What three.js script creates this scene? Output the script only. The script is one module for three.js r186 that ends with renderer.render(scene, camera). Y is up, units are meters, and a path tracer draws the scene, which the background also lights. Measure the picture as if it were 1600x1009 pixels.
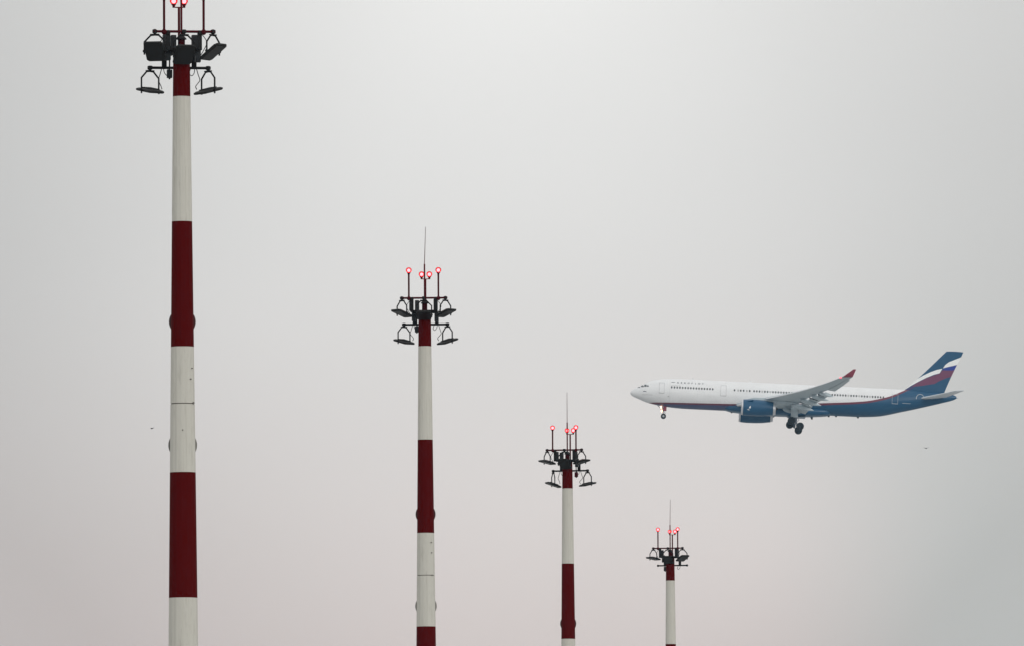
import * as THREE from 'three';
import { mergeGeometries, mergeVertices, toCreasedNormals } from 'three/addons/utils/BufferGeometryUtils.js';
import { RoundedBoxGeometry } from 'three/addons/geometries/RoundedBoxGeometry.js';
import { ImprovedNoise } from 'three/addons/math/ImprovedNoise.js';
import { FontLoader } from 'three/addons/loaders/FontLoader.js';
import { TextGeometry } from 'three/addons/geometries/TextGeometry.js';

// ---------------------------------------------------------------- camera, sky, sun, exposure
const scene = new THREE.Scene();
const camera = new THREE.PerspectiveCamera(3.247, 1600 / 1009, 1, 20000);
camera.rotation.order = 'YXZ';
camera.position.set(0, 1.6, 0);
camera.rotation.set(0.06639, 0, -0.005);          // long lens, looking a little up

const noise = new ImprovedNoise();
const RAD = Math.PI / 180;
const lerp = (a, b, t) => a + (b - a) * t;
const smooth = (a, b, x) => { const t = Math.min(1, Math.max(0, (x - a) / (b - a))); return t * t * (3 - 2 * t); };
const wisps = [[1.35, 2.75, 0.75, 0.6, 0.085], [2.95, 2.0, 0.7, 0.6, -0.17], [-2.95, 1.9, 0.7, 0.5, -0.13], [-1.9, 3.6, 0.9, 0.7, 0.055], [0.1, 3.9, 0.7, 0.6, -0.035], [0.1, 5.6, 1.0, 0.45, 0.04]];
function makeSky() {
  // low stratus seen through humid air: dim and faintly pink at the horizon, brighter upwards, with soft thicker and thinner banks
  const W = 4096, H = 2048, d = new Float32Array(W * H * 4);
  for (let j = 0; j < H; j++) {
    const el = ((j + 0.5) / H - 0.5) * 180, se = Math.sin(el * RAD), ce = Math.cos(el * RAD), e = Math.max(el, 0);
    for (let i = 0; i < W; i++) {
      const th = ((i + 0.5) / W - 0.5) * 2 * Math.PI;
      const x = Math.cos(th) * ce, z = Math.sin(th) * ce;
      const az = Math.atan2(x, -z) / RAD;
      let L = 0.95 - 0.61 * Math.exp(-e / 4.76);
      // banks of cloud about five degrees across
      const far = noise.noise(x * 9 + 3.1, se * 14 + 1.7, z * 9 - 4.2) * 0.16 + noise.noise(x * 21, se * 30, z * 21) * 0.05 - 0.10;
      const a = az / 2.58, near = 0.10 - 0.30 * (1 - Math.exp(-a * a)) / 0.632 * (a > 0 ? 0.84 : 0.95);
      const w = Math.exp(-Math.pow(Math.hypot(az, (el - 3.8) * 1.3) / 5.2, 4));
      L *= 1 + lerp(far, near, w);
      // the cloud is a little brighter round the veiled sun
      L *= 1 + 0.35 * Math.exp((x * 0.559 + se * 0.280 + z * 0.780 - 1) * 6);
      // a few thinner and thicker wisps in front: [azimuth, elevation, width, height, strength]
      if (w > 0.01) for (const [pa, pe, sa, sh, q] of wisps) L *= 1 + q * Math.exp(-(((az - pa) / sa) ** 2) - (((el - pe) / sh) ** 2));
      L *= 1 + 0.012 * noise.noise(x * 60, se * 90 + 5, z * 60);
      const low = Math.exp(-Math.pow(e / 2.9, 3)), side = smooth(1.2, 2.4, az) * w;
      const k = (j * W + i) * 4;
      d[k] = L * (1.006 + 0.165 * low * (1 - 1.1 * side));
      d[k + 1] = L * (1.0 - 0.010 * low * (1 - 1.3 * side));
      d[k + 2] = L * (0.980 - 0.05 * low * (1 - 0.3 * side));
      d[k + 3] = 1;
    }
  }
  const t = new THREE.DataTexture(d, W, H, THREE.RGBAFormat, THREE.FloatType);
  t.mapping = THREE.EquirectangularReflectionMapping;
  t.magFilter = t.minFilter = THREE.LinearFilter;
  t.needsUpdate = true;
  return t;
}
const sky = makeSky();
scene.background = sky;
scene.environment = sky;

const sun = new THREE.DirectionalLight(new THREE.Color(1, 0.96, 0.9), 0.8);
sun.position.set(330, 165, 60);          // veiled sun, low behind the viewer's right shoulder
sun.target.position.set(0, 0, -400);
sun.castShadow = true;
sun.shadow.radius = 30;
sun.shadow.mapSize.set(2048, 2048);
Object.assign(sun.shadow.camera, { left: -250, right: 250, top: 250, bottom: -250, near: 1, far: 1500 });
scene.add(sun, sun.target);

const renderer = new THREE.WebGLRenderer({ antialias: true });
renderer.toneMapping = THREE.LinearToneMapping;
renderer.toneMappingExposure = 1;
renderer.shadowMap.enabled = true;

// ---------------------------------------------------------------- helpers
let seed = 7;
const rnd = () => { seed = (seed * 16807) % 2147483647; return seed / 2147483647; };
const used = {};
const numbered = (n) => { used[n] = (used[n] ?? -1) + 1; return used[n] ? `${n}_${String(used[n]).padStart(3, '0')}` : n; };
function mesh(name, geo, mat, parent) {
  const m = new THREE.Mesh(geo, mat);
  m.name = name; m.castShadow = m.receiveShadow = true;
  parent.add(m);
  return m;
}
function thing(name, label, category, group) {
  const o = new THREE.Group();
  o.name = numbered(name); o.userData = { label, category };
  if (group) o.userData.group = group;
  scene.add(o);
  return o;
}
const lin = (r, g, b) => new THREE.Color().setRGB(r, g, b);
const std = (c, rough = 0.6, metal = 0, extra = {}) => new THREE.MeshStandardMaterial({ color: c, roughness: rough, metalness: metal, ...extra });
const paint = (c, rough = 0.4, extra = {}) => new THREE.MeshPhysicalMaterial({ color: c, roughness: rough, clearcoat: 0.15, clearcoatRoughness: 0.3, specularIntensity: 0.6, ...extra });
function tube(pts, r, seg = 16, rad = 8) {
  return new THREE.TubeGeometry(new THREE.CatmullRomCurve3(pts.map((p) => new THREE.Vector3(...p)), false, 'catmullrom', 0.3), seg, r, rad, false);
}
function rod(a, b, ra, rb = ra, n = 10) {
  const A = new THREE.Vector3(...a), B = new THREE.Vector3(...b), D = B.clone().sub(A), L = D.length();
  const g = new THREE.CylinderGeometry(rb, ra, L, n);
  g.applyQuaternion(new THREE.Quaternion().setFromUnitVectors(new THREE.Vector3(0, 1, 0), D.normalize()));
  g.translate((A.x + B.x) / 2, (A.y + B.y) / 2, (A.z + B.z) / 2);
  return g;
}
const rbox = (w, h, d, x, y, z, r = 0.01) => new RoundedBoxGeometry(w, h, d, 2, r).translate(x, y, z);
const join = (list) => mergeGeometries(list.map((g) => { const q = g.index ? g.toNonIndexed() : g; for (const k of Object.keys(q.attributes)) if (!['position', 'normal', 'uv'].includes(k)) q.deleteAttribute(k); return q; }));
function interp(table, x) {           // monotone-ish cubic through [x, y] pairs
  const n = table.length;
  if (x <= table[0][0]) return table[0][1];
  if (x >= table[n - 1][0]) return table[n - 1][1];
  let i = 0; while (x > table[i + 1][0]) i++;
  const [x0, y0] = table[i], [x1, y1] = table[i + 1], h = x1 - x0, s = (y1 - y0) / h;
  const sl = (j) => (table[j + 1][1] - table[j][1]) / (table[j + 1][0] - table[j][0]);
  const tan = (j) => { if (j === 0 || j === n - 1) return j ? sl(n - 2) : sl(0); const a = sl(j - 1), b = sl(j); return a * b <= 0 ? 0 : 2 * a * b / (a + b); };
  const m0 = tan(i), m1 = tan(i + 1), t = (x - x0) / h, t2 = t * t, t3 = t2 * t;
  return (2 * t3 - 3 * t2 + 1) * y0 + (t3 - 2 * t2 + t) * h * m0 + (-2 * t3 + 3 * t2) * y1 + (t3 - t2) * h * m1;
}
// skin a row of closed sections (equal point counts), capped at both ends, always facing outwards
function loft(sections, crease = 35, uvOf) {
  const n = sections[0].length, pos = [], idx = [], uv = [];
  for (const s of sections) for (const p of s) pos.push(...p);
  for (let i = 0; i < sections.length - 1; i++) for (let j = 0; j < n; j++) {
    const a = i * n + j, b = i * n + (j + 1) % n, c = a + n, e = b + n;
    idx.push(a, c, b, b, c, e);
  }
  for (const [k, flip] of [[0, false], [sections.length - 1, true]]) {
    const s = sections[k], c = [0, 1, 2].map((q) => s.reduce((t, p) => t + p[q], 0) / n), ci = pos.length / 3;
    pos.push(...c);
    for (let j = 0; j < n; j++) { const a = k * n + j, b = k * n + (j + 1) % n; flip ? idx.push(a, ci, b) : idx.push(a, b, ci); }
  }
  let v = 0;
  const P = (i) => new THREE.Vector3(pos[i * 3], pos[i * 3 + 1], pos[i * 3 + 2]);
  for (let i = 0; i < idx.length; i += 3) v += P(idx[i]).dot(P(idx[i + 1]).cross(P(idx[i + 2])));
  if (v < 0) for (let i = 0; i < idx.length; i += 3) [idx[i], idx[i + 1]] = [idx[i + 1], idx[i]];
  for (let i = 0; i < pos.length / 3; i++) uv.push(...(uvOf ? uvOf(pos[i * 3], pos[i * 3 + 1], pos[i * 3 + 2]) : [pos[i * 3], pos[i * 3 + 2]]));
  let g = new THREE.BufferGeometry();
  g.setAttribute('position', new THREE.Float32BufferAttribute(pos, 3));
  g.setAttribute('uv', new THREE.Float32BufferAttribute(uv, 2));
  g.setIndex(idx);
  g = toCreasedNormals(g, crease * RAD);
  return g;
}
function colourTexture(w, h, fn) {
  const d = new Uint8Array(w * h * 4), s = (c) => Math.round(255 * Math.min(1, Math.max(0, c <= 0.0031308 ? c * 12.92 : 1.055 * Math.pow(c, 1 / 2.4) - 0.055)));
  for (let j = 0; j < h; j++) for (let i = 0; i < w; i++) {
    const c = fn((i + 0.5) / w, (j + 0.5) / h), k = (j * w + i) * 4;
    d[k] = s(c[0]); d[k + 1] = s(c[1]); d[k + 2] = s(c[2]); d[k + 3] = 255;
  }
  const t = new THREE.DataTexture(d, w, h);
  t.colorSpace = THREE.SRGBColorSpace; t.magFilter = THREE.LinearFilter; t.minFilter = THREE.LinearMipmapLinearFilter;
  t.generateMipmaps = true; t.wrapS = t.wrapT = THREE.RepeatWrapping; t.needsUpdate = true;
  return t;
}

// ---------------------------------------------------------------- ground
{
  const tex = colourTexture(512, 512, (u, v) => {
    const n = noise.noise(u * 8, v * 8, 0.3) * 0.5 + noise.noise(u * 40, v * 40, 2) * 0.3 + rnd() * 0.25;
    const t = 0.5 + n * 0.4;
    return [lerp(0.28, 0.42, t), lerp(0.28, 0.42, t), lerp(0.275, 0.415, t)];
  });
  tex.repeat.set(400, 400);
  const g = new THREE.CircleGeometry(4200, 96).rotateX(-Math.PI / 2).translate(0, 0, -1000);
  const m = mesh('ground', g, std(lin(1, 1, 1), 0.95, 0, { map: tex }), scene);
  m.userData.kind = 'structure';
}

// ---------------------------------------------------------------- floodlight masts
const TOP = 25.13;                          // height of the topmost red / white edge
const BAR = TOP + 1.51, LOW = BAR - 0.77;   // upper and lower light bars
const radiusAt = (y) => 0.212 + (TOP - y) * 0.0109;

function bandTexture(c, dirt, amount) {
  const t = colourTexture(256, 512, (u, v) => {
    const tile = (f, q) => noise.noise(Math.cos(u * 2 * Math.PI) * f, Math.sin(u * 2 * Math.PI) * f, v * q);
    const streak = Math.max(0, tile(5, 1.2) * 0.7 + tile(14, 2.5) * 0.6);
    const blot = Math.max(0, tile(3, 9) * 0.8 + tile(9, 26) * 0.5 - 0.18);
    const k = Math.min(1, amount * (streak * 0.8 + blot * 1.1) + (rnd() - 0.5) * 0.03);
    return c.map((q, i) => lerp(q, dirt[i], Math.max(0, k)));
  });
  return t;
}
const M = {
  red: paint(lin(1, 1, 1), 0.7, { map: bandTexture([0.070, 0.0008, 0.0010], [0.045, 0.004, 0.004], 0.5), clearcoat: 0, specularIntensity: 0.08 }),
  white: paint(lin(1, 1, 1), 0.5, { map: bandTexture([0.515, 0.507, 0.462], [0.29, 0.275, 0.235], 0.5), clearcoat: 0, specularIntensity: 0.15 }),
  redPlain: paint(lin(0.05, 0.002, 0.005), 0.6, { clearcoat: 0, specularIntensity: 0.15 }),
  greyCover: paint(lin(0.15, 0.145, 0.13), 0.6),
  redCover: paint(lin(0.045, 0.004, 0.004), 0.6),
  joint: std(lin(0.14, 0.13, 0.115), 0.9),
  steel: new THREE.MeshPhysicalMaterial({ color: lin(0.009, 0.009, 0.010), roughness: 0.6, specularIntensity: 0.35 }),
  housing: new THREE.MeshPhysicalMaterial({ color: lin(0.016, 0.016, 0.016), roughness: 0.6, specularIntensity: 0.35 }),
  ballast: new THREE.MeshPhysicalMaterial({ color: lin(0.030, 0.034, 0.038), roughness: 0.6, specularIntensity: 0.4 }),
  cable: std(lin(0.012, 0.012, 0.013), 0.7),
  lens: new THREE.MeshPhysicalMaterial({ color: lin(0.013, 0.013, 0.014), roughness: 0.35, specularIntensity: 0.35 }),
  whip: std(lin(0.09, 0.06, 0.06), 0.5, 0.4),
  globe: new THREE.MeshPhysicalMaterial({ color: lin(0.95, 0.05, 0.06), roughness: 0.05, transmission: 1, thickness: 0, ior: 1.3, emissive: lin(1, 0.03, 0.04), emissiveIntensity: 0.7 }),
  core: new THREE.MeshStandardMaterial({ color: lin(0.2, 0.1, 0.1), emissive: lin(1, 0.72, 0.68), emissiveIntensity: 22 }),
};

// one tapered section of the sixteen-sided shaft
const bandCache = {};
function band(y0, y1) {
  const k = y0.toFixed(3) + y1.toFixed(3);
  if (bandCache[k]) return bandCache[k];
  const g = new THREE.CylinderGeometry(radiusAt(y1), radiusAt(y0), y1 - y0, 16, 1, false).toNonIndexed();
  g.computeVertexNormals();
  const uv = g.attributes.uv, p = g.attributes.position;
  for (let i = 0; i < uv.count; i++) uv.setXY(i, uv.getX(i), p.getY(i) / 6 + y0 * 0.137);
  g.rotateY(Math.PI / 16).translate(0, (y0 + y1) / 2, 0);
  return (bandCache[k] = g);
}

// floodlight, hung from the origin (the bar): housing is the mesh, yoke / lens / clamp its children
function housingShape(w, d) {
  const s = (k, y) => { const a = w / 2 * k, b = d / 2 * k, c = 0.05, r = [];
    for (const [sx, sz] of [[1, 1], [-1, 1], [-1, -1], [1, -1]]) {
      const q = [[sx * (a - c), sz * b], [sx * a, sz * (b - c)]];
      if (sx * sz > 0) q.reverse();
      for (const [X, Z] of q) r.push([X, y, Z]);
    } return r; };
  return loft([s(0.97, -0.038), s(1, -0.024), s(1, 0.004), s(0.86, 0.028), s(0.66, 0.034)], 25);
}
const floodGeo = housingShape(0.47, 0.62);
const lensGeo = new RoundedBoxGeometry(0.39, 0.012, 0.53, 2, 0.005).translate(0, -0.042, 0);
const finGeo = join([-2, -1, 0, 1, 2].map((k) => rbox(0.012, 0.03, 0.36, k * 0.06, 0.045, 0, 0.004)));
const yokeGeo = (drop) => join([
  ...[-1, 1].flatMap((q) => [
    rod([q * 0.255, -drop - 0.085, 0], [q * 0.255, -0.25, 0], 0.021), new THREE.SphereGeometry(0.022, 8, 6).translate(q * 0.255, -0.25, 0),
    rod([q * 0.255, -0.25, 0], [q * 0.10, -0.095, 0], 0.021), new THREE.SphereGeometry(0.022, 8, 6).translate(q * 0.10, -0.095, 0),
    rod([q * 0.10, -0.095, 0], [0, -0.085, 0], 0.021), rod([q * 0.238, -drop, 0], [q * 0.29, -drop, 0], 0.03)]),
  rbox(0.22, 0.03, 0.08, 0, -0.075, 0, 0.008)]);
const clampGeo = join([rbox(0.11, 0.10, 0.11, 0, 0, 0, 0.03), rod([0, -0.085, 0], [0, -0.04, 0], 0.035)]);
const yokes = {};
function floodlight(parent, x, y, z, azDeg, tiltDeg, drop) {
  const f = mesh('floodlight', floodGeo, M.housing, parent);
  f.rotation.order = 'YXZ';
  f.rotation.set(-tiltDeg * RAD, azDeg * RAD, 0);
  f.position.set(x, y - drop, z);
  mesh('lens', lensGeo, M.lens, f);
  mesh('cooling_fins', finGeo, M.housing, f);
  // the yoke hangs upright from the bar while the housing tilts in it
  const k = drop.toFixed(2), yk = mesh('yoke', yokes[k] ??= yokeGeo(drop), M.steel, f);
  yk.rotation.x = tiltDeg * RAD;
  yk.position.set(0, 0, 0).add(new THREE.Vector3(0, drop, 0).applyAxisAngle(new THREE.Vector3(1, 0, 0), tiltDeg * RAD));
  const c = mesh('clamp', clampGeo, M.steel, f);
  c.rotation.x = tiltDeg * RAD; c.position.copy(yk.position);
  return f;
}
const globeGeo = new THREE.LatheGeometry([[0.0, -0.075], [0.048, -0.074], [0.080, -0.045], [0.098, 0.0], [0.088, 0.052], [0.052, 0.088], [0.0, 0.10]].map((p) => new THREE.Vector2(...p)), 20);
const coreGeo = new THREE.SphereGeometry(0.055, 16, 12);
const lampBaseGeo = new THREE.LatheGeometry([[0, -0.16], [0.030, -0.16], [0.034, -0.11], [0.055, -0.09], [0.058, -0.070], [0, -0.068]].map((p) => new THREE.Vector2(...p)), 16);
function beacon(parent, x, y, z) {
  const l = mesh('beacon_lamp', globeGeo, M.globe, parent);
  l.position.set(x, y, z);
  mesh('bulb', coreGeo, M.core, l);
  mesh('lamp_holder', lampBaseGeo, M.redPlain, l);
  const p = new THREE.PointLight(lin(1, 0.12, 0.1), 0.5, 0, 2);
  p.castShadow = true; p.shadow.radius = 2.5; p.name = 'beacon_light';
  l.add(p);
}
const ballastGeo = new RoundedBoxGeometry(0.13, 0.34, 0.2, 2, 0.012);
function makeMast(cfg) {
  const t = thing('floodlight_mast', cfg.label, 'light mast', 'striped floodlight masts standing in a row');
  t.position.set(cfg.x, 0, cfg.z);
  t.rotation.y = cfg.turn * RAD;
  // shaft: alternating painted bands butted end to end, from the cap down to a flanged foot
  const shaftTop = BAR - 0.45;
  mesh('red_band', band(TOP, shaftTop), M.red, t);
  const jointY = TOP - 7.36;
  for (let k = 0; k < 9; k++) {
    const y1 = TOP - 3 * k, y0 = Math.max(0.06, y1 - 3), name = k % 2 ? 'red_band' : 'white_band', m = k % 2 ? M.red : M.white;
    if (k === 2) {          // the shaft is spliced here: two halves with a shadow gap
      mesh(name, band(jointY + 0.012, y1), m, t);
      mesh(name, band(y0, jointY - 0.012), m, t);
      mesh('splice_ring', new THREE.CylinderGeometry(radiusAt(jointY) - 0.018, radiusAt(jointY) - 0.018, 0.04, 16).translate(0, jointY, 0), M.joint, t);
      const r = radiusAt(jointY);
      for (const [a, dy, s] of cfg.bolts) mesh('splice_bolt', rod([Math.sin(a) * (r - 0.03), jointY + dy, Math.cos(a) * (r - 0.03)], [Math.sin(a) * (r + 0.022), jointY + dy, Math.cos(a) * (r + 0.022)], 0.022 * s), M.joint, t);
    } else mesh(name, band(y0, y1), m, t);
  }
  mesh('base_flange', new THREE.CylinderGeometry(0.75, 0.75, 0.06, 32).translate(0, 0.03, 0), M.greyCover, t);
  // round covers on the far side of the shaft
  for (const [y, m, R] of [[TOP - 5.38, M.redCover, 0.322], [TOP - 8.33, M.greyCover, 0.345]]) {
    const g = new THREE.LatheGeometry([[0, 0], [R - 0.02, 0], [R, 0.02], [R, 0.10], [R - 0.02, 0.12], [0, 0.13]].map((p) => new THREE.Vector2(...p)), 40).rotateX(-Math.PI / 2).translate(0, 0, -radiusAt(y) + 0.05);
    const c = mesh('round_cover', g, m, t);
    c.position.y = y; c.rotation.y = cfg.cover * RAD;
    mesh('cover_collar', rod([0, 0, -radiusAt(y) + 0.16], [0, 0, -radiusAt(y) - 0.02], 0.16, 0.16, 20), m, c);
  }
  // head
  mesh('stub_pipe', rod([0, shaftTop, 0], [0, BAR - 0.14, 0], 0.085, 0.085, 16), M.redPlain, t);
  mesh('head_cap', new THREE.LatheGeometry([[0, 0.10], [0.04, 0.09], [0.075, 0.05], [0.125, -0.01], [0.12, -0.03], [0, -0.03]].map((p) => new THREE.Vector2(...p)), 20).translate(0, BAR - 0.11, 0), M.steel, t);
  const rodm = mesh('antenna_mast', join([rod([0, BAR - 0.02, 0], [0, BAR + 1.13, 0], 0.026)]), M.redPlain, t);
  mesh('whip_antenna', rod([0, BAR + 1.13, 0], [cfg.whip, BAR + 2.33, 0], 0.014, 0.008), M.whip, rodm);
  const Z = 0.58;
  const up = mesh('upper_bar', rod([-0.70, BAR, Z], [0.70, BAR, Z], 0.032), M.redPlain, t);
  for (const s of [-1, 1]) mesh('bar_end', new THREE.SphereGeometry(0.06, 14, 10).translate(s * 0.70, BAR, Z), M.redPlain, up);
  const lo = mesh('lower_bar', rod([-0.70, LOW, -Z], [0.70, LOW, -Z], 0.034), M.steel, t);
  for (const s of [-1, 1]) mesh('bar_end', new THREE.SphereGeometry(0.055, 14, 10).translate(s * 0.70, LOW, -Z), M.steel, lo);
  // ring frame round the top of the shaft and the side posts that carry both bars
  const ry = BAR - 0.40;
  mesh('ring_frame', join([rod([-0.42, ry, 0.22], [0.42, ry, 0.22], 0.045), rod([-0.42, ry, -0.22], [0.42, ry, -0.22], 0.045), rod([-0.38, ry, -0.62], [-0.38, ry, 0.62], 0.04), rod([0.38, ry, -0.62], [0.38, ry, 0.62], 0.04)]), M.steel, t);
  for (const s of [-1, 1]) {
    mesh('support_post', join([rbox(0.11, 0.45, 0.06, s * 0.38, BAR - 0.22, Z - 0.02, 0.012), rbox(0.07, 0.10, 0.08, s * 0.38, BAR - 0.02, Z, 0.01)]), M.steel, t);
    mesh('support_post', rbox(0.12, 0.42, 0.06, s * 0.36, LOW + 0.18, -Z + 0.02, 0.012), M.steel, t);
  }
  for (const [bx, bz, by] of cfg.ballasts) { const b = mesh('ballast_box', ballastGeo, M.ballast, t); b.position.set(bx, BAR - 0.21 + by, bz); }
  const jb = mesh('junction_box', rbox(0.13, 0.20, 0.10, cfg.jx, LOW - 0.17, -0.30, 0.015), cfg.jx < 0 ? M.ballast : M.redPlain, t);
  mesh('cable_gland', rod([cfg.jx, LOW - 0.30, -0.30], [cfg.jx, LOW - 0.26, -0.30], 0.02, 0.03), M.cable, jb);
  mesh('box_hanger', rod([cfg.jx, LOW - 0.08, -0.30], [cfg.jx, ry, -0.22], 0.018), M.steel, jb);
  // floodlights
  const spot = { UL: [-0.70, BAR, Z, 0.47], UC: [0, BAR, Z, 0.54], UR: [0.70, BAR, Z, 0.47], LL: [-0.70, LOW, -Z, 0.54], LC: [0, LOW, -Z, 0.54], LR: [0.70, LOW, -Z, 0.54] };
  for (const [k, az, tilt] of cfg.floods) {
    const [x, y, z, drop] = spot[k];
    const f = floodlight(t, x, y, z, az, tilt, drop);
    if (k[0] === 'L' && k !== 'LC') {
      const s = Math.sign(x), c = tube([[s * 0.42, LOW - 0.02, z], [s * 0.46, LOW - 0.16, z], [s * 0.50, LOW - 0.30, z], [s * (0.44 - 0.1 * rnd()), LOW - 0.44, z], [s * 0.42, LOW - 0.52, z + 0.05]], 0.011, 20, 6);
      mesh('cable', c, M.cable, t);
    } else if (k === 'UL' || k === 'UR') {
      const s = Math.sign(x);
      mesh('cable', tube([[s * 0.40, BAR - 0.05, z], [s * 0.48, BAR - 0.12, z], [s * 0.56, BAR - 0.26, z - 0.02], [s * 0.50, BAR - 0.40, z - 0.03], [s * 0.42, BAR - 0.55, z - 0.10]], 0.010, 20, 6), M.cable, t);
    }
  }
  for (const s of [-1, 1]) mesh('cable', tube([[s * 0.28, LOW, -Z], [s * 0.24, LOW - 0.14, -Z + 0.05], [s * 0.30, LOW - 0.20, -Z + 0.1], [s * 0.36, LOW - 0.12, -Z + 0.05], [s * 0.38, LOW, -Z]], 0.010, 20, 6), M.cable, t);
  // obstruction beacons: two on posts from the upper bar, a pair on a cross arm behind
  for (const s of [-1, 1]) {
    const post = mesh('beacon_post', rod([s * 0.475, BAR, Z], [s * 0.475, BAR + 0.76, Z], 0.030), M.redPlain, t);
    mesh('post_foot', new THREE.SphereGeometry(0.065, 12, 10).scale(1, 1.1, 1).translate(s * 0.475, BAR - 0.01, Z), M.redPlain, post);
    beacon(t, s * 0.475, BAR + 0.89, Z);
  }
  const pp = mesh('beacon_post', rod([0, ry, -Z], [0, BAR + 0.70, -Z], 0.030), M.redPlain, t);
  mesh('cross_arm', tube([[-0.125, BAR + 0.76, -Z], [-0.125, BAR + 0.71, -Z], [-0.08, BAR + 0.69, -Z], [0.08, BAR + 0.69, -Z], [0.125, BAR + 0.71, -Z], [0.125, BAR + 0.76, -Z]], 0.014, 24, 8), M.redPlain, pp);
  mesh('post_brace', rod([0, ry, -0.22], [0, ry, -Z], 0.03), M.steel, pp);
  for (const s of [-1, 1]) beacon(t, s * 0.125, BAR + 0.84, -Z);
  return t;
}
const B1 = [[0.95, 0.01, 1.3], [0.62, 0.58, 0.8], [-0.1, -0.64, 0.7], [0.8, 0.84, 0.6]];
makeMast({ x: -7.889, z: -271.68, turn: 7.5, cover: -5.8, whip: 0.0, jx: -0.26, bolts: B1,
  label: 'nearest and tallest red and white floodlight mast, its top cut off by the frame',
  ballasts: [[-0.40, 0.15, 0], [-0.20, 0.05, 0], [0.30, 0.1, 0], [0.42, -0.25, -0.28], [-0.33, 0.0, -0.26], [-0.25, -0.28, -0.12]],
  floods: [['UL', -18, 42], ['UC', 8, 42], ['UR', 48, 34], ['LL', -150, 11], ['LR', 122, 14]] });
makeMast({ x: -2.806, z: -364.99, turn: -2.6, cover: 3.0, whip: 0.04, jx: -0.27, bolts: [[0.8, 0.0, 1.0], [0.7, 1.05, 0.8], [0.75, 0.72, 0.8]],
  label: 'second largest red and white floodlight mast, between the tallest mast and the third',
  ballasts: [[-0.42, 0.15, 0], [-0.24, 0.05, 0], [0.36, 0.1, 0.02], [-0.36, -0.25, -0.30], [0.37, -0.25, -0.32]],
  floods: [['UL', -50, 19], ['UC', 0, 20], ['UR', 52, 20], ['LL', -135, 14], ['LR', 130, 17]] });
makeMast({ x: 2.181, z: -453.44, turn: -12, cover: 11.7, whip: 0.0, jx: 0.30, bolts: [[0.5, 0.1, 1]],
  label: 'third floodlight mast, below the nose of the aircraft and left of the shortest mast',
  ballasts: [[-0.40, 0.15, 0], [-0.22, 0.05, -0.03], [0.36, 0.1, 0], [0.34, -0.25, -0.26]],
  floods: [['UL', -50, 12], ['UC', -8, 36], ['UR', 62, 13], ['LL', -64, 18], ['LR', 138, 13]] });
makeMast({ x: 7.430, z: -537.94, turn: -11.5, cover: 10.7, whip: 0.02, jx: -0.30, bolts: [[0.5, 0.1, 1]],
  label: 'smallest and farthest floodlight mast, with no lights on the ends of its lower bar',
  ballasts: [[-0.36, 0.15, -0.03], [0.36, 0.1, 0], [-0.34, -0.1, -0.26]],
  floods: [['UL', -40, 9], ['UC', -10, 32], ['UR', 42, 24]] });

// ---------------------------------------------------------------- airliner (x aft from the nose, y up, z to its left, metres)
const topLine = [[0, -0.28], [0.12, 0.02], [0.4, 0.32], [1, 0.72], [1.8, 1.12], [2.6, 1.58], [3.5, 2.03], [5, 2.48], [7, 2.75], [9, 2.82], [50, 2.82], [55, 2.75], [60, 2.48], [61.8, 2.24], [62.4, 1.95]];
const botLine = [[0, -0.30], [0.12, -0.55], [0.4, -0.82], [1, -1.12], [1.86, -1.44], [3.2, -1.94], [5.6, -2.42], [8.7, -2.74], [11, -2.82], [43.5, -2.82], [47, -2.62], [52.3, -1.42], [56.7, -0.26], [60, 0.68], [61.8, 1.24], [62.4, 1.60]];
const halfWidth = [[0, 0.01], [0.12, 0.32], [0.4, 0.62], [1, 1.02], [1.86, 1.45], [3.2, 1.98], [5.6, 2.52], [8.7, 2.78], [11, 2.82], [42, 2.82], [50, 2.25], [56, 1.28], [60, 0.66], [61.8, 0.36], [62.4, 0.14]];
function hull(x, y) {       // half width of the fuselage at height y
  const t = interp(topLine, x), b = interp(botLine, x), c = (t + b) / 2, h = Math.max(1e-3, (t - b) / 2), q = Math.min(1, Math.abs((y - c) / h));
  return interp(halfWidth, x) * Math.sqrt(1 - q * q);
}
const C = { violet: [0.060, 0.070, 0.155], white: [0.74, 0.75, 0.765], blue: [0.010, 0.070, 0.152], red: [0.145, 0.030, 0.055], flag: [0.015, 0.035, 0.26] };
const edge = [[2.9, -2.1], [4.5, -1.96], [8.7, -1.87], [14.2, -1.75], [20.8, -1.57], [29, -1.18], [38.5, -0.55], [44.6, 0.02], [48.3, 0.86], [50, 1.45], [52, 2.45], [53, 3.0], [63, 5]];
const finA = 0.047;
const local = (zx, zy) => {  // livery outline points as read off the tail, turned into aircraft axes
  const px = 1330 + zx / 8.41, py = 540 + zy / 8.41, S = 8.18, a = Math.atan(finA), dx = (px - 985) / S, dy = -(py - 611.3) / S;
  return [dx * Math.cos(a) - dy * Math.sin(a), dx * Math.sin(a) + dy * Math.cos(a)];
};
const LEN = 64;
const fuselageMap = colourTexture(2048, 1024, (u, v) => {
  const x = u * LEN, a = v * 2 * Math.PI;
  const t = interp(topLine, x), b = interp(botLine, x), y = (t + b) / 2 + (t - b) / 2 * Math.sin(a);
  const e = interp(edge, x), stripe = lerp(0.30, 0.40, smooth(20, 36, x));
  let c = C.white;
  if (x > 2.9 && y < e) c = y > e - stripe ? C.red : x < 22 ? C.violet : C.blue;
  const g = 1 + 0.05 * noise.noise(x * 0.6, a * 3, 0.5) + 0.03 * noise.noise(x * 3, a * 9, 4);
  const seam = (Math.abs((x + 0.4) % 5.3 - 2.6) < 0.018) ? 0.86 : 1;     // skin lap joints
  return c.map((q) => q * g * seam);
});
fuselageMap.wrapS = THREE.ClampToEdgeWrapping;
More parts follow.
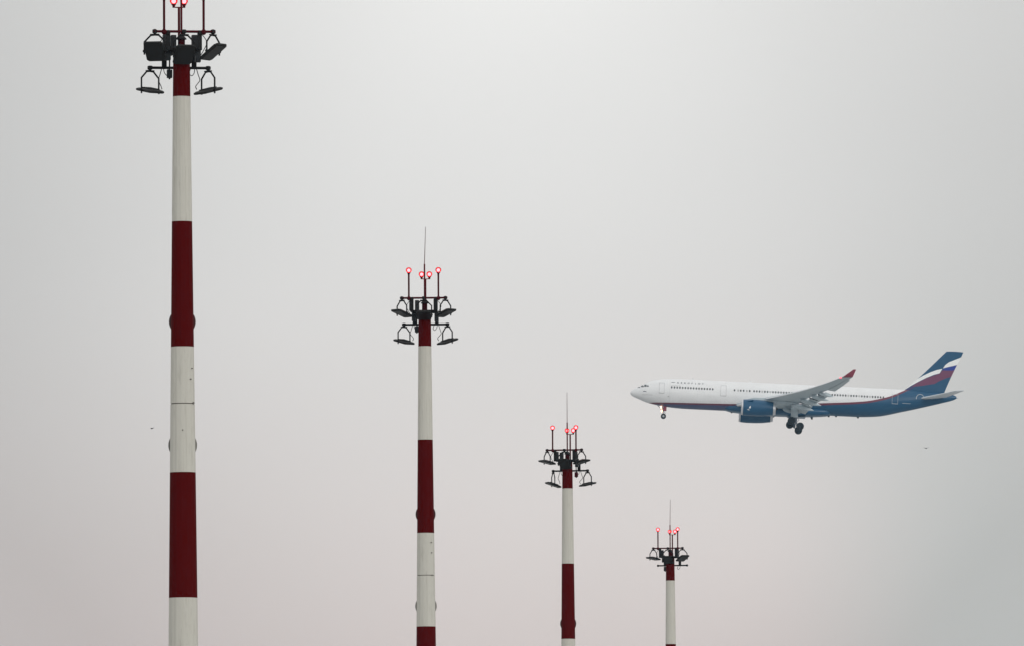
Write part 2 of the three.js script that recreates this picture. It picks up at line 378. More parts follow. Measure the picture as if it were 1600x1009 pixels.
const A = {
  skin: paint(lin(1, 1, 1), 0.38, { map: fuselageMap }),
  white: paint(lin(...C.white), 0.38), blue: paint(lin(...C.blue), 0.32),
  red: paint(lin(0.24, 0.035, 0.06), 0.4),
  grey: paint(lin(0.44, 0.51, 0.55), 0.45), flap: paint(lin(0.48, 0.54, 0.57), 0.5),
  gear: std(lin(0.10, 0.12, 0.15), 0.6, 0.2), track: std(lin(0.05, 0.06, 0.07), 0.7),
  pale: paint(lin(0.62, 0.66, 0.70), 0.45),
  metal: std(lin(0.62, 0.63, 0.66), 0.35, 0.6),
  dark: std(lin(0.02, 0.02, 0.022), 0.6), tyre: std(lin(0.012, 0.014, 0.017), 0.85), strut: std(lin(0.38, 0.40, 0.42), 0.45, 0.3),
  glass: new THREE.MeshPhysicalMaterial({ color: lin(0.03, 0.032, 0.036), roughness: 0.12, clearcoat: 1 }),
  shade: std(lin(0.38, 0.38, 0.38), 0.7), line: std(lin(0.36, 0.36, 0.37), 0.6), paleLine: std(lin(0.40, 0.44, 0.48), 0.6),
  ink: std(lin(0.03, 0.035, 0.06), 0.6),
};
const jet = thing('passenger_jet', 'white and blue twin engine airliner with landing gear down, flying left in the sky', 'airplane');
jet.rotation.order = 'YZX';
jet.rotation.set(-0.8 * RAD, 0.25 * RAD, -2.97 * RAD);
jet.position.set(22.55, 132.82, -2172.08);

{ // fuselage: uv runs along the body and round it
  const xs = []; for (const x of [0, 0.03, 0.08, 0.15, 0.25, 0.4, 0.6, 0.85, 1.1, 1.4, 1.8, 2.2, 2.6, 3.0, 3.5, 4.2, 5, 6, 7, 8, 9, 10, 11]) xs.push(x);
  for (let x = 14; x < 43; x += 3.6) xs.push(x);
  for (let x = 43.5; x < 62; x += 0.9) xs.push(x);
  xs.push(62.0, 62.2, 62.4);
  const N = 72, pos = [], uv = [], idx = [], R = N + 1;
  for (const x of xs) {
    const t = interp(topLine, x), b = interp(botLine, x), w = interp(halfWidth, x);
    for (let j = 0; j <= N; j++) { const a = j / N * 2 * Math.PI; pos.push(x, (t + b) / 2 + (t - b) / 2 * Math.sin(a), w * Math.cos(a)); uv.push(x / LEN, j / N); }
  }
  for (let i = 0; i < xs.length - 1; i++) for (let j = 0; j < N; j++) { const a = i * R + j; idx.push(a, a + R, a + 1, a + 1, a + R, a + R + 1); }
  const g = new THREE.BufferGeometry();
  g.setAttribute('position', new THREE.Float32BufferAttribute(pos, 3));
  g.setAttribute('uv', new THREE.Float32BufferAttribute(uv, 2));
  g.setIndex(idx); g.computeVertexNormals();
  const nn = g.attributes.normal;
  for (let i = 0; i < xs.length; i++) { const a = i * R, b = a + N; nn.setXYZ(b, nn.getX(a), nn.getY(a), nn.getZ(a)); }
  // outward test
  const k = 20 * R; if (nn.getZ(k) < 0) { for (let i = 0; i < idx.length; i += 3) [idx[i], idx[i + 1]] = [idx[i + 1], idx[i]]; g.setIndex(idx); g.computeVertexNormals(); }
  mesh('fuselage', g, A.skin, jet);
  const y = 1.775; mesh('tail_exhaust', rod([62.38, y, 0], [62.62, y + 0.03, 0], 0.15, 0.11, 16), A.metal, jet);
}
const fuselage = jet.children[0];
// a thin curved panel lying on the left (s = 1) or right (s = -1) side
function panel(x0, x1, y0, y1, off, s, nx = 3, ny = 6, cut = 0) {
  const pos = [], idx = [];
  for (let i = 0; i <= nx; i++) for (let j = 0; j <= ny; j++) {
    const x = lerp(x0, x1, i / nx), k = cut ? 1 - cut * Math.abs(i / nx - 0.5) * 2 : 1, y = lerp(y0, lerp(y0, y1, k), j / ny), z = hull(x, y), e = 0.01;
    const n = new THREE.Vector3(-(hull(x + e, y) - hull(x - e, y)) / (2 * e), -(hull(x, y + e) - hull(x, y - e)) / (2 * e), 1).normalize();
    pos.push(x + n.x * off, y + n.y * off, s * (z + n.z * off));
  }
  const q = ny + 1;
  for (let i = 0; i < nx; i++) for (let j = 0; j < ny; j++) { const a = i * q + j; s > 0 ? idx.push(a, a + q, a + 1, a + 1, a + q, a + q + 1) : idx.push(a, a + 1, a + q, a + 1, a + q + 1, a + q); }
  const g = new THREE.BufferGeometry();
  g.setAttribute('position', new THREE.Float32BufferAttribute(pos, 3));
  g.setAttribute('uv', new THREE.Float32BufferAttribute(pos.flatMap((_, i) => i % 3 ? [] : [pos[i] / 4, pos[i + 1] / 4]), 2));
  g.setIndex(idx); g.computeVertexNormals();
  return g;
}
// cockpit windows, doors, cabin windows, small fittings on the nose
for (const s of [1, -1]) {
  for (const [x0, x1, y0, y1, c] of [[1.35, 1.85, 0.72, 0.92, 0], [1.98, 2.52, 0.86, 1.28, 0.25], [2.60, 3.05, 0.95, 1.42, 0.1], [3.12, 3.45, 0.98, 1.30, 0.4]]) mesh('cockpit_window', panel(x0, x1, y0, y1, 0.015, s, 4, 4, c), A.glass, jet);
  for (const [x0, x1, y0, y1, pale] of [[5.45, 6.45, -0.25, 1.78], [17.2, 18.3, -0.25, 1.78], [50.0, 51.15, -0.15, 1.72, 1]]) {
    const m = pale ? A.paleLine : A.line, e = 0.05;
    const d = mesh('door', panel(x0, x1, y0, y0 + 0.10, 0.012, s, 3, 1), m, jet);
    mesh('door_edge', panel(x0, x0 + e, y0 + 0.10, y1, 0.012, s, 1, 8), m, d);
    mesh('door_edge', panel(x1 - e, x1, y0 + 0.10, y1, 0.012, s, 1, 8), m, d);
    mesh('door_edge', panel(x0, x1, y1, y1 + e, 0.012, s, 3, 1), m, d);
  }
  mesh('air_data_probe', panel(2.45, 3.05, -0.02, 0.10, 0.02, s, 3, 1), A.ink, jet);
  mesh('nose_panel_seam', panel(2.3, 4.3, -0.62, -0.56, 0.012, s, 8, 1), A.line, jet);
  mesh('tail_panel_seam', panel(52.0, 53.6, 0.05, 0.13, 0.015, s, 5, 1), A.paleLine, jet);
  mesh('static_port', panel(7.15, 7.4, -0.85, -0.7, 0.012, s, 2, 2), A.line, jet);
}
{
  const sh = new THREE.Shape(), w = 0.14, h = 0.21, r = 0.11;
  sh.moveTo(-w + r, -h); sh.lineTo(w - r, -h); sh.quadraticCurveTo(w, -h, w, -h + r); sh.lineTo(w, h - r); sh.quadraticCurveTo(w, h, w - r, h); sh.lineTo(-w + r, h); sh.quadraticCurveTo(-w, h, -w, h - r); sh.lineTo(-w, -h + r); sh.quadraticCurveTo(-w, -h, -w + r, -h);
  const g = new THREE.ExtrudeGeometry(sh, { depth: 0.03, bevelEnabled: false, curveSegments: 3 }).translate(0, 0, -0.012);
  const xs = [];
  for (let k = 0; k < 16; k++) xs.push([7.85 + k * 0.522, k < 2 ? 0.3 : rnd() < 0.12]);
  for (const [x, p] of [[19.85, 0], [20.55, 1], [21.05, 0], [21.6, 0], [22.2, 1], [22.75, 0]]) xs.push([x, p]);
  for (let x = 23.6; x < 48.7; x += 0.515) xs.push([x, rnd() < 0.14]);
  for (const s of [1, -1]) for (const [x, pulled] of xs) {
    const y = 1.0, z = hull(x, y), e = 0.02, n = new THREE.Vector3(-(hull(x + e, y) - hull(x - e, y)) / (2 * e), -(hull(x, y + e) - hull(x, y - e)) / (2 * e), 1).normalize();
    n.z *= s;
    const m = mesh('cabin_window', g, pulled === true || pulled === 1 ? A.shade : A.glass, jet);
    m.position.set(x, y, s * z);
    m.quaternion.setFromUnitVectors(new THREE.Vector3(0, 0, 1), n);
  }
  // overhead frame of the cargo-class door outline near the first windows
  const d = mesh('exit_outline', panel(7.85, 9.45, 1.33, 1.38, 0.012, 1, 3, 1), A.line, jet);
  mesh('exit_edge', panel(7.80, 7.85, 0.95, 1.38, 0.012, 1, 1, 2), A.line, d);
  mesh('exit_edge', panel(9.45, 9.50, 0.95, 1.38, 0.012, 1, 1, 2), A.line, d);
}
{ // small dark title with a winged emblem before it
  const font = await new FontLoader().loadAsync('fonts/droid/droid_sans_bold.typeface.json');
  const put = (name, geo, x, y) => {
    const z = hull(x, y), e = 0.02, n = new THREE.Vector3(0, -(hull(x, y + e) - hull(x, y - e)) / (2 * e), 1).normalize();
    const m = mesh(name, geo, A.ink, jet);
    m.position.set(x, y, z).addScaledVector(n, 0.006);
    m.quaternion.setFromUnitVectors(new THREE.Vector3(0, 0, 1), n);
    return m;
  };
  'AEROFLOT'.split('').forEach((ch, i) => {
    const g = new TextGeometry(ch, { font, size: 0.40, depth: 0.006, curveSegments: 4, bevelEnabled: false });
    g.computeBoundingBox(); g.translate(-(g.boundingBox.max.x + g.boundingBox.min.x) / 2, -0.2, 0);
    put('title_letter', g, 9.0 + i * 0.68, 1.98);
  });
  const w = new THREE.Shape();
  w.moveTo(-0.45, 0.08); w.quadraticCurveTo(-0.2, 0.14, 0, 0.0); w.quadraticCurveTo(0.2, 0.14, 0.45, 0.08); w.quadraticCurveTo(0.25, -0.02, 0.08, -0.12); w.lineTo(-0.08, -0.12); w.quadraticCurveTo(-0.25, -0.02, -0.45, 0.08);
  put('winged_emblem', new THREE.ExtrudeGeometry(w, { depth: 0.006, bevelEnabled: false, curveSegments: 6 }), 8.1, 2.02);
}
{ // belly fairing under the wing
  const secs = [];
  for (let i = 0; i <= 24; i++) {
    const t = i / 24, x = lerp(18.2, 38.5, t), q = Math.pow(Math.sin(Math.PI * Math.min(1, Math.max(0.001, t))), 0.45);
    const b = lerp(-2.70, -3.42, q), w = lerp(1.4, 2.98, q), top = -1.5, s = [];
    for (let j = 0; j < 32; j++) { const a = j / 32 * 2 * Math.PI, cx = Math.cos(a), sy = Math.sin(a); s.push([x, (top + b) / 2 + (top - b) / 2 * Math.sign(sy) * Math.pow(Math.abs(sy), 0.75), w * Math.sign(cx) * Math.pow(Math.abs(cx), 0.7)]); }
    secs.push(s);
  }
  mesh('belly_fairing', loft(secs, 50), A.blue, jet);
}
// aerofoil section: chord along +x from the leading edge, thickness t, rotated nose-down by twist
const foil = (() => {
  const th = (x) => 5 * (0.2969 * Math.sqrt(x) - 0.126 * x - 0.3516 * x * x + 0.2843 * x ** 3 - 0.1036 * x ** 4), X = [1, 0.9, 0.75, 0.6, 0.45, 0.3, 0.2, 0.12, 0.06, 0.02, 0.005], out = [];
  for (const x of X) out.push([x, th(x)]);
  out.push([0, 0]);
  for (const x of X.slice().reverse()) if (x < 1) out.push([x, -th(x)]); 
  out.push([1, -0.004]);
  return out;
})();
function section(xle, y, z, chord, t, twist) {       // positive twist raises the nose
  const c = Math.cos(twist * RAD), s = Math.sin(twist * RAD);
  return foil.map(([u, v]) => { const X = u * chord, Y = (v * t + 0.02 * (1 - (2 * u - 1) ** 2)) * chord; return [xle + X * c + Y * s, y + Y * c - X * s, z]; });
}
const wingLE = [[0, 18.6], [2.8, 20.7], [9.4, 25.4], [16, 30.45], [20, 33.05], [26, 37.25], [29.3, 39.5]];
const wingTE = [[0, 33.6], [2.8, 33.7], [9.6, 34.3], [16, 36.3], [20, 37.8], [26, 40.1], [29.3, 41.35]];
const wingY = [[0, -1.9], [2.8, -1.62], [9.4, -0.86], [15.6, -0.06], [20, 0.50], [25, 1.42], [27.6, 2.02], [29.3, 2.44]];
const wingTwist = (z) => lerp(2.6, 0.5, Math.min(1, z / 29));
const underAt = (z, x) => { const le = interp(wingLE, z), ch = interp(wingTE, z) - le; return interp(wingY, z) - Math.tan(wingTwist(z) * RAD) * (x - le) - 0.055 * ch * Math.max(0, 1 - Math.abs((x - le) / ch - 0.35) * 1.2); };
const canoeGeo = (() => { const s = []; for (let i = 0; i <= 14; i++) { const t = i / 14, r = Math.max(0.015, Math.pow(Math.sin(Math.PI * Math.pow(t, 0.75)), 0.8)); const q = []; for (let j = 0; j < 14; j++) { const a = j / 14 * 2 * Math.PI; q.push([t, 0.5 * r * Math.sin(a), 0.5 * r * Math.cos(a)]); } s.push(q); } return loft(s, 60); })();
for (const s of [1, -1]) {
  const zs = [0.5, 2.8, 5, 7.2, 9.4, 12, 14, 16, 18, 20, 22, 24, 26, 27.6, 28.6, 29.3];
  // inboard of the ailerons the fixed wing ends at the flap shroud
  const secs = zs.map((z) => { const le = interp(wingLE, z), te = interp(wingTE, z), cut = z < 20.5 ? 0.80 : 1; return section(le, interp(wingY, z), s * z, (te - le) * lerp(1, cut, smooth(22, 20, z)), lerp(0.125, 0.10, z / 29), wingTwist(z)); });
  const wing = mesh('wing', loft(secs, 50), A.grey, jet);
  // slats drooped ahead of the leading edge
  for (const [z0, z1] of [[3.4, 8.4], [10.4, 14.8], [15.0, 19.4], [19.6, 24.0], [24.2, 28.4]]) {
    const sl = []; for (let i = 0; i <= 4; i++) { const z = lerp(z0, z1, i / 4), ch = (interp(wingTE, z) - interp(wingLE, z)); sl.push(section(interp(wingLE, z) - 0.055 * ch, interp(wingY, z) - 0.035 * ch, s * z, 0.17 * ch, 0.22, wingTwist(z) + 22 - 40)); }
    mesh('slat', loft(sl, 50), A.metal, wing);
  }
  // flaps, lowered
  for (const [z0, z1, c0, c1, def] of [[3.2, 9.5, 2.1, 2.0, 19], [10.0, 19.2, 1.9, 1.3, 19]]) {
    const fl = []; for (let i = 0; i <= 6; i++) { const z = lerp(z0, z1, i / 6), x = interp(wingLE, z) + (interp(wingTE, z) - interp(wingLE, z)) * 0.83; fl.push(section(x, underAt(z, x) - 0.02, s * z, lerp(c0, c1, i / 6), 0.14, def)); }
    mesh('flap', loft(fl, 50), A.flap, wing);
  }
  { const fl = []; for (let i = 0; i <= 5; i++) { const z = lerp(21.2, 28.2, i / 5), te = interp(wingTE, z), ch = te - interp(wingLE, z), x = te - 0.26 * ch; fl.push(section(x, underAt(z, x) - 0.02, s * z, 0.31 * ch, 0.10, 10)); } mesh('aileron', loft(fl, 50), A.flap, wing); }
  // flap track fairings, tails drooped with the flaps
  for (const [z, len, dia, dr] of [[4.6, 3.6, 0.8, 11], [8.6, 4.7, 0.9, 12], [12.4, 4.3, 0.85, 12], [16.2, 3.6, 0.75, 12], [19.0, 3.0, 0.65, 11]]) {
    const x = interp(wingLE, z) + (interp(wingTE, z) - interp(wingLE, z)) * 0.60;
    const f = mesh('flap_track_fairing', canoeGeo, A.grey, wing);
    f.scale.set(len, dia * 1.15, dia); f.rotation.z = -dr * RAD; f.position.set(x, underAt(z, x) - 0.12, s * z);
  }
  // flap tracks bared where the flaps have run out
  for (const [z, len] of [[6.7, 1.7], [10.6, 1.8], [14.3, 1.6], [17.6, 1.2]]) {
    const x = interp(wingLE, z) + (interp(wingTE, z) - interp(wingLE, z)) * 0.72, y = underAt(z, x);
    mesh('flap_track', rod([x, y - 0.10, s * z], [x + len, y - 0.12 - len * 0.27, s * (z + 0.1)], 0.13, 0.09), A.track, wing);
  }
  // winglet
  const tipY = 2.44, wl = [section(39.5, tipY, s * 29.3, 1.85, 0.10, 0), section(39.75, tipY + 0.12, s * 29.7, 1.72, 0.09, 0), section(40.5, tipY + 0.70, s * 29.95, 1.20, 0.085, 0), section(41.5, tipY + 1.48, s * 30.15, 0.52, 0.07, 0)];
  mesh('winglet', loft(wl, 50), A.red, jet);
  const nav = mesh('navigation_light', new THREE.SphereGeometry(0.16, 14, 10).scale(1.6, 0.7, 0.9).translate(39.2, tipY - 0.12, s * 29.0), s > 0
    ? new THREE.MeshStandardMaterial({ color: lin(0.5, 0.03, 0.03), emissive: lin(1, 0.13, 0.18), emissiveIntensity: 2.2 })
    : new THREE.MeshStandardMaterial({ color: lin(0.03, 0.4, 0.1), emissive: lin(0.1, 1, 0.35), emissiveIntensity: 2.2 }), jet);
  const nl = new THREE.PointLight(s > 0 ? lin(1, 0.13, 0.16) : lin(0.1, 1, 0.35), 1.5, 0, 2); nl.position.set(39.2, tipY - 0.12, s * 29.0); nl.castShadow = true; nl.shadow.radius = 6; nav.add(nl);
  // engine
  const ex = 21.15, ey = -2.68, ez = 9.37 * s, spin = (pts, n = 48) => new THREE.LatheGeometry(pts.map(([x, r]) => new THREE.Vector2(r, x)), n).rotateZ(-Math.PI / 2).translate(ex, ey, ez);
  const eng = mesh('engine', spin([[0.32, 1.505], [0.9, 1.565], [1.8, 1.59], [3.2, 1.57], [4.5, 1.49], [5.6, 1.34], [6.05, 1.27]]), A.blue, jet);
  mesh('inlet_lip', spin([[1.6, 1.18], [0.7, 1.22], [0.2, 1.26], [0.04, 1.32], [0.0, 1.38], [0.06, 1.44], [0.315, 1.505]]), A.metal, eng);
  mesh('exhaust_nozzle', spin([[6.05, 1.26], [6.55, 1.13], [6.52, 1.09], [5.2, 1.12]]), A.metal, eng);
  mesh('exhaust_plug', spin([[4.8, 1.11], [4.9, 0.6], [5.8, 0.5], [6.7, 0.28], [7.1, 0.02]]), A.dark, eng);
  mesh('fan', spin([[1.55, 1.18], [1.58, 0.9], [1.55, 0.0]]), A.dark, eng);
  mesh('spinner', spin([[0.95, 0.01], [1.15, 0.18], [1.52, 0.40]], 24), A.strut, eng);
  mesh('cowl_strake', loft([[[ex + 0.9, ey + 1.08, ez + s * 1.12], [ex + 2.2, ey + 1.12, ez + s * 1.13], [ex + 2.2, ey + 1.10, ez + s * 1.16]], [[ex + 1.5, ey + 1.22, ez + s * 1.30], [ex + 2.25, ey + 1.42, ez + s * 1.48], [ex + 2.25, ey + 1.40, ez + s * 1.50]]], 20), A.blue, eng);
  // pale emblem on the outer flank of the cowl: a wing and a bar
  const mark = (pts, dx, dy) => { const sh = new THREE.Shape(pts.map((p) => new THREE.Vector2(...p))), a = Math.asin(dy / 1.585), m = mesh('cowl_emblem', new THREE.ExtrudeGeometry(sh, { depth: 0.012, bevelEnabled: false }).translate(0, 0, -0.004), A.white, eng); m.rotation.order = 'YXZ'; m.rotation.set(s > 0 ? -a : -a, s > 0 ? 0 : Math.PI, 0); m.position.set(ex + dx, ey + dy, ez + s * 1.59 * Math.cos(a)); };
  mark([[-0.22, -0.22], [0.14, -0.22], [0.14, 0.26], [0.04, 0.26]], 1.6, -0.02);
  mark([[-0.34, 0.05], [0.1, -0.10], [0.22, -0.06], [0.06, 0.08]], 1.35, -0.50);
  // pylon
  const py = []; for (const [x, yb, yt, w] of [[ex + 1.2, ey + 1.45, ey + 1.62, 0.06], [ex + 2.4, ey + 1.35, ey + 1.92, 0.26], [ex + 4.2, ey + 1.2, ey + 1.98, 0.34], [ex + 6.4, ey + 0.95, ey + 1.70, 0.34], [ex + 8.6, ey + 1.05, ey + 1.45, 0.22], [ex + 10.4, ey + 1.20, ey + 1.30, 0.05]]) py.push([[x, yb, ez - w], [x, yb, ez + w], [x, yt, ez + w * 0.9], [x, yt, ez - w * 0.9]]);
  mesh('engine_pylon', loft(py, 50), A.grey, jet);
  // tailplane
  const hs = [[1.0, 55.6, 5.0, 1.45], [3, 57.15, 4.25, 1.72], [6, 59.4, 3.15, 2.12], [9, 61.55, 2.05, 2.52], [9.6, 62.1, 1.7, 2.60]].map(([z, x, c, y]) => section(x - 0.25, y - 0.25, s * z, c, 0.11, -5));
  mesh('tailplane', loft(hs, 50), A.pale, jet);
  mesh('tailplane_seal', (() => { const r = []; for (let i = 0; i <= 14; i++) { const a = lerp(0.15, 1.05, i / 14) * Math.PI; const x = 55.6 - 0.75 * Math.cos(a) * -1 - 0.2, y = 1.15 + 0.85 * Math.sin(a); r.push([x, y, s * (hull(x, y) + 0.02)]); } return tube(r, 0.07, 28, 6); })(), A.paleLine, jet);
  // main landing gear: leg, leg door, bogie with four wheels hanging tail-low
  const gx = 31.75, gz = 5.34 * s, gy = -5.02, ba = -31 * RAD;
  const leg = mesh('main_gear_leg', join([rod([gx - 0.25, -1.9, gz], [gx - 0.03, gy + 0.5, gz], 0.36, 0.30, 14), rod([gx - 0.03, gy + 0.55, gz], [gx, gy, gz], 0.22, 0.22, 14)]), A.gear, jet);
  mesh('side_stay', rod([gx - 0.1, -3.4, gz], [gx + 0.1, -2.2, gz - s * 2.2], 0.11), A.strut, leg);
  mesh('torque_link', join([rod([gx + 0.12, gy + 1.3, gz], [gx + 0.62, gy + 0.75, gz], 0.06), rod([gx + 0.62, gy + 0.75, gz], [gx + 0.12, gy + 0.15, gz], 0.06)]), A.strut, leg);
  mesh('bogie_beam', rod([gx - 1.0 * Math.cos(ba), gy - 1.0 * Math.sin(ba), gz], [gx + 1.0 * Math.cos(ba), gy + 1.0 * Math.sin(ba), gz], 0.15), A.strut, leg);
  mesh('gear_leg_door', rbox(1.35, 2.5, 0.06, gx - 0.35, -2.62, gz + s * 0.42, 0.03), A.grey, jet);
  mesh('gear_bay_door', rbox(3.4, 0.06, 1.7, gx + 0.2, -3.45, s * 1.4, 0.02), A.blue, jet);
  for (const fx of [-0.99, 0.99]) for (const fz of [-0.7, 0.7]) wheel(jet, gx + fx * Math.cos(ba), gy + fx * Math.sin(ba), gz + fz, 0.72, 0.56, A.tyre);
}
function wheel(parent, x, y, z, r, w, hub = A.strut) {
  const pr = [[0.45, -0.5], [0.72, -0.5], [0.93, -0.42], [1, -0.25], [1, 0.25], [0.93, 0.42], [0.72, 0.5], [0.45, 0.5], [0.45, -0.5]].map(([a, b]) => new THREE.Vector2(a * r, b * w));
  const m = mesh('wheel', new THREE.LatheGeometry(pr, 28).rotateX(Math.PI / 2), A.tyre, parent);
  m.position.set(x, y, z);
  mesh('hub', new THREE.LatheGeometry([[0, -0.36], [0.30, -0.36], [0.50, -0.44], [0.52, -0.3], [0.52, 0.3], [0.50, 0.44], [0.30, 0.36], [0, 0.36]].map(([a, b]) => new THREE.Vector2(a * r, b * w)), 24).rotateX(Math.PI / 2), hub, m);
}
{ // nose gear with its lamps
  const nx = 6.55, ny = -4.42, leg = mesh('nose_gear_leg', join([rod([nx - 0.35, -2.2, 0], [nx - 0.05, ny + 0.6, 0], 0.15, 0.14), rod([nx - 0.05, ny + 0.7, 0], [nx, ny, 0], 0.09), rod([nx, ny, -0.35], [nx, ny, 0.35], 0.09)]), A.strut, jet);
  mesh('drag_stay', rod([nx - 0.15, ny + 1.1, 0], [nx - 1.3, -2.3, 0], 0.07), A.strut, leg);
  mesh('torque_link', join([rod([nx + 0.08, ny + 0.95, 0], [nx + 0.34, ny + 0.6, 0], 0.045), rod([nx + 0.34, ny + 0.6, 0], [nx + 0.06, ny + 0.1, 0], 0.045)]), A.strut, leg);
  for (const s of [1, -1]) {
    wheel(jet, nx, ny, s * 0.36, 0.50, 0.38);
    mesh('nose_gear_door', rbox(0.6, 0.95, 0.05, nx + 0.22, -2.9, s * 0.50, 0.02), A.red, jet);
    for (const [dx, y] of [[-0.52, -2.72], [-0.36, -3.42]]) {
      const lamp = mesh('landing_light', new THREE.SphereGeometry(0.24, 14, 10).scale(0.7, 1, 1).translate(nx + dx, y, s * 0.24), new THREE.MeshStandardMaterial({ color: lin(0.6, 0.5, 0.4), emissive: lin(1, 0.55, 0.36), emissiveIntensity: 3.2 }), jet);
      mesh('lamp_case', rod([nx + dx + 0.02, y, s * 0.24], [nx + dx + 0.22, y, s * 0.22], 0.19, 0.10), A.red, lamp);
      const l = new THREE.PointLight(lin(1, 0.5, 0.3), 4, 0, 2); l.position.set(nx + dx, y, s * 0.24); l.castShadow = true; l.shadow.radius = 6; lamp.add(l);
    }
  }
}
{ // fin with its livery, lofted from root to tip; the printed bands run across both faces
  const P = (zx, zy) => local(zx, zy);
  const rootLE = P(600, 640), dors = P(690, 585), mid = P(870, 440), tipLE = P(1262, 72), tipTE = P(1486, 74), kink = P(1455, 145), te2 = P(1400, 246), rootTE = P(1232, 612), rootTE2 = P(1215, 660);
  const le = [[rootLE[1] - 0.4, rootLE[0] - 0.4], [rootLE[1], rootLE[0]], [dors[1], dors[0]], [mid[1], mid[0]], [tipLE[1], tipLE[0]]].sort((a, b) => a[0] - b[0]);
  const te = [[rootTE2[1] - 1, rootTE2[0] - 0.3], [rootTE2[1], rootTE2[0]], [rootTE[1], rootTE[0]], [te2[1], te2[0]], [kink[1], kink[0]], [tipTE[1], tipTE[0]]].sort((a, b) => a[0] - b[0]);
  const yTop = tipLE[1], secs = [];
  for (let i = 0; i <= 30; i++) {
    const y = lerp(2.0, yTop, i / 30), l = interp(le, y), c = interp(te, y) - l, t = lerp(0.105, 0.09, i / 30) * Math.min(1, 7.2 / c);
    secs.push(foil.map(([u, v]) => [l + u * c, y + (i === 30 ? 0.12 * Math.sin(Math.PI * u) * (Math.abs(v) > 0.2 ? 0.4 : 0.2) : 0), v * t * c]));
  }
  const X0 = 51, X1 = 65, Y0 = 1.5, Y1 = 12.5;
  const poly = (pts) => pts.map(([a, b]) => P(a, b));
  const inside = (p, q) => { let r = false; for (let i = 0, j = q.length - 1; i < q.length; j = i++) if ((q[i][1] > p[1]) !== (q[j][1] > p[1]) && p[0] < (q[j][0] - q[i][0]) * (p[1] - q[i][1]) / (q[j][1] - q[i][1]) + q[i][0]) r = !r; return r; };
  const whites = [
    poly([[560, 620], [700, 540], [800, 475], [840, 455], [880, 432], [950, 390], [1050, 343], [1130, 314], [1205, 298], [1170, 358], [1100, 376], [1000, 416], [900, 465], [800, 520], [700, 582], [640, 625]]),
    poly([[1214, 293], [1242, 250], [1290, 213], [1360, 185], [1440, 153], [1520, 110], [1520, 210], [1400, 247], [1340, 262], [1280, 275]])];
  const reds = poly([[800, 535], [850, 495], [900, 470], [1000, 420], [1170, 361], [1205, 318], [1280, 322], [1420, 305], [1420, 365], [1330, 402], [1250, 425], [1150, 470], [1100, 500], [900, 530]]);
  const flag = poly([[1205, 316], [1218, 296], [1280, 277], [1340, 264], [1430, 240], [1430, 300], [1330, 322]]);
  const low = poly([[690, 590], [800, 525], [850, 500], [840, 545], [780, 580], [700, 605]]);
  const tex = colourTexture(1400, 1100, (u, v) => {
    const p = [lerp(X0, X1, u), lerp(Y0, Y1, v)];
    let c = C.blue;
    if (whites.some((w) => inside(p, w))) c = [0.80, 0.82, 0.82];
    else if (inside(p, flag)) c = C.flag;
    else if (inside(p, reds)) c = [0.15, 0.042, 0.095];
    else if (inside(p, low)) c = [0.05, 0.045, 0.13];
    const g = 1 + 0.05 * noise.noise(p[0] * 1.2, p[1] * 1.2, 3);
    return c.map((q) => q * g);
  });
  tex.wrapS = tex.wrapT = THREE.ClampToEdgeWrapping;
  const g = loft(secs, 40, (x, y) => [(x - X0) / (X1 - X0), (y - Y0) / (Y1 - Y0)]);
  mesh('tail_fin', g, paint(lin(1, 1, 1), 0.35, { map: tex }), jet);
}
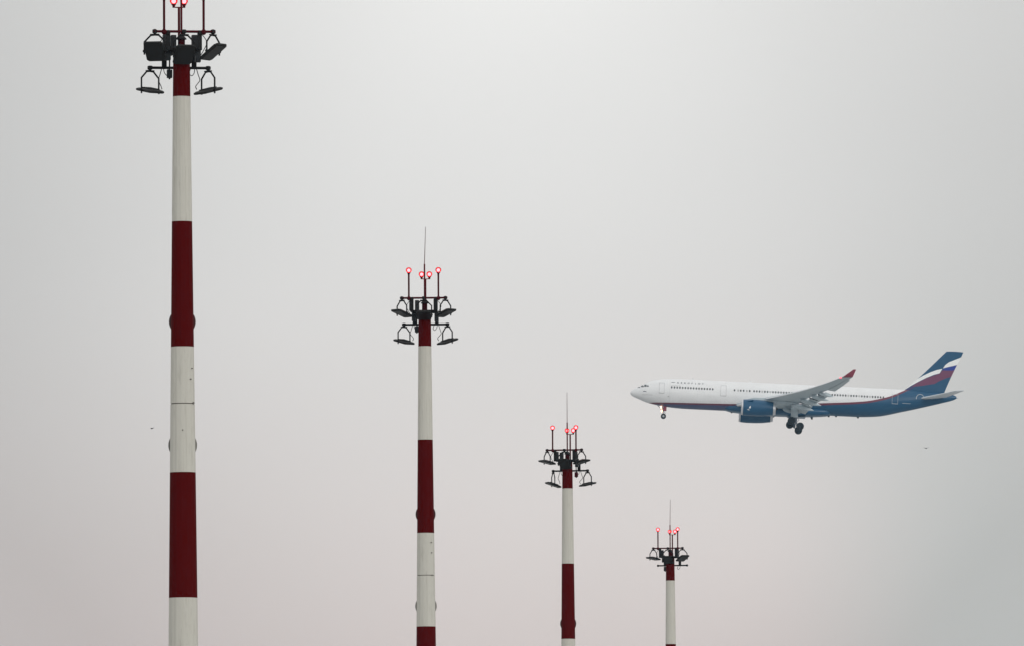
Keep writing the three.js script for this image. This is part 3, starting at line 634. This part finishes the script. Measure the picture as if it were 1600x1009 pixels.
// blade aerials and drain masts along the belly, aerials on the crown
for (const [x, y, h] of [[19.2, -2.86, -0.35], [34.6, -3.36, -0.34], [37.8, -2.86, -0.25], [39.2, -2.8, -0.22], [43.4, -2.8, -0.26], [11.5, 2.8, 0.32], [22.5, 2.8, 0.35]]) mesh('blade_aerial', loft([[[x, y - Math.sign(h) * 0.1, -0.03], [x + 0.5, y - Math.sign(h) * 0.1, -0.02], [x + 0.5, y - Math.sign(h) * 0.1, 0.02], [x, y - Math.sign(h) * 0.1, 0.03]], [[x + 0.2, y + h, -0.015], [x + 0.5, y + h, -0.01], [x + 0.5, y + h, 0.01], [x + 0.2, y + h, 0.015]]], 30), x > 15 && h < 0 ? A.dark : A.white, jet);

// thin bluish haze between the lens and the aircraft
scene.fog = new THREE.FogExp2(lin(0.42, 0.74, 1.0), 0.000034);

// ---------------------------------------------------------------- two birds far off
function makeBird(cfg) {
  const t = thing('flying_bird', cfg.label, 'bird', 'tiny dark birds in the sky');
  const body = [], prof = [[-0.15, 0.004, 0], [-0.13, 0.016, 0], [-0.115, 0.024, 0.004], [-0.09, 0.028, 0.004], [-0.06, 0.034, 0], [0, 0.044, -0.004], [0.06, 0.034, -0.002], [0.10, 0.02, 0.002], [0.16, 0.012, 0.004], [0.21, 0.008, 0.004]];
  for (const [x, r, dy] of prof) { const q = []; for (let j = 0; j < 14; j++) { const a = j / 14 * 2 * Math.PI; q.push([x, dy + r * Math.sin(a) * (x > 0.12 ? 0.5 : 1), r * Math.cos(a) * (x > 0.12 ? 3.0 : 1)]); } body.push(q); }
  const parts = [loft(body, 60)];
  for (const s of [-1, 1]) {
    const w = [[0, -0.05, 0.11, 0], [0.08, -0.06, 0.12, 0.3], [0.18, -0.05, 0.11, 0.55], [0.28, 0.0, 0.08, 0.8], [0.36, 0.07, 0.03, 1]].map(([z, x, c, k]) => section(x, 0.015 + cfg.flap * k, s * z, c, 0.07, 3));
    parts.push(loft(w, 60));
  }
  const m = mesh('body', join(parts), std(lin(0.025, 0.025, 0.028), 0.8), t);
  t.position.set(...cfg.at); t.rotation.set(0, cfg.turn, cfg.roll); t.scale.setScalar(cfg.size);
  return m;
}
makeBird({ at: [-34.84, 64.61, -1098.24], turn: 0.5, roll: 0.35, flap: 0.05, size: 1.1, label: 'tiny dark bird in the sky just left of the tallest mast' });
makeBird({ at: [41.80, 65.08, -1148.32], turn: 1.0, roll: 0.25, flap: 0.06, size: 1.15, label: 'tiny dark bird in the sky below the tail of the airliner' });

renderer.render(scene, camera);
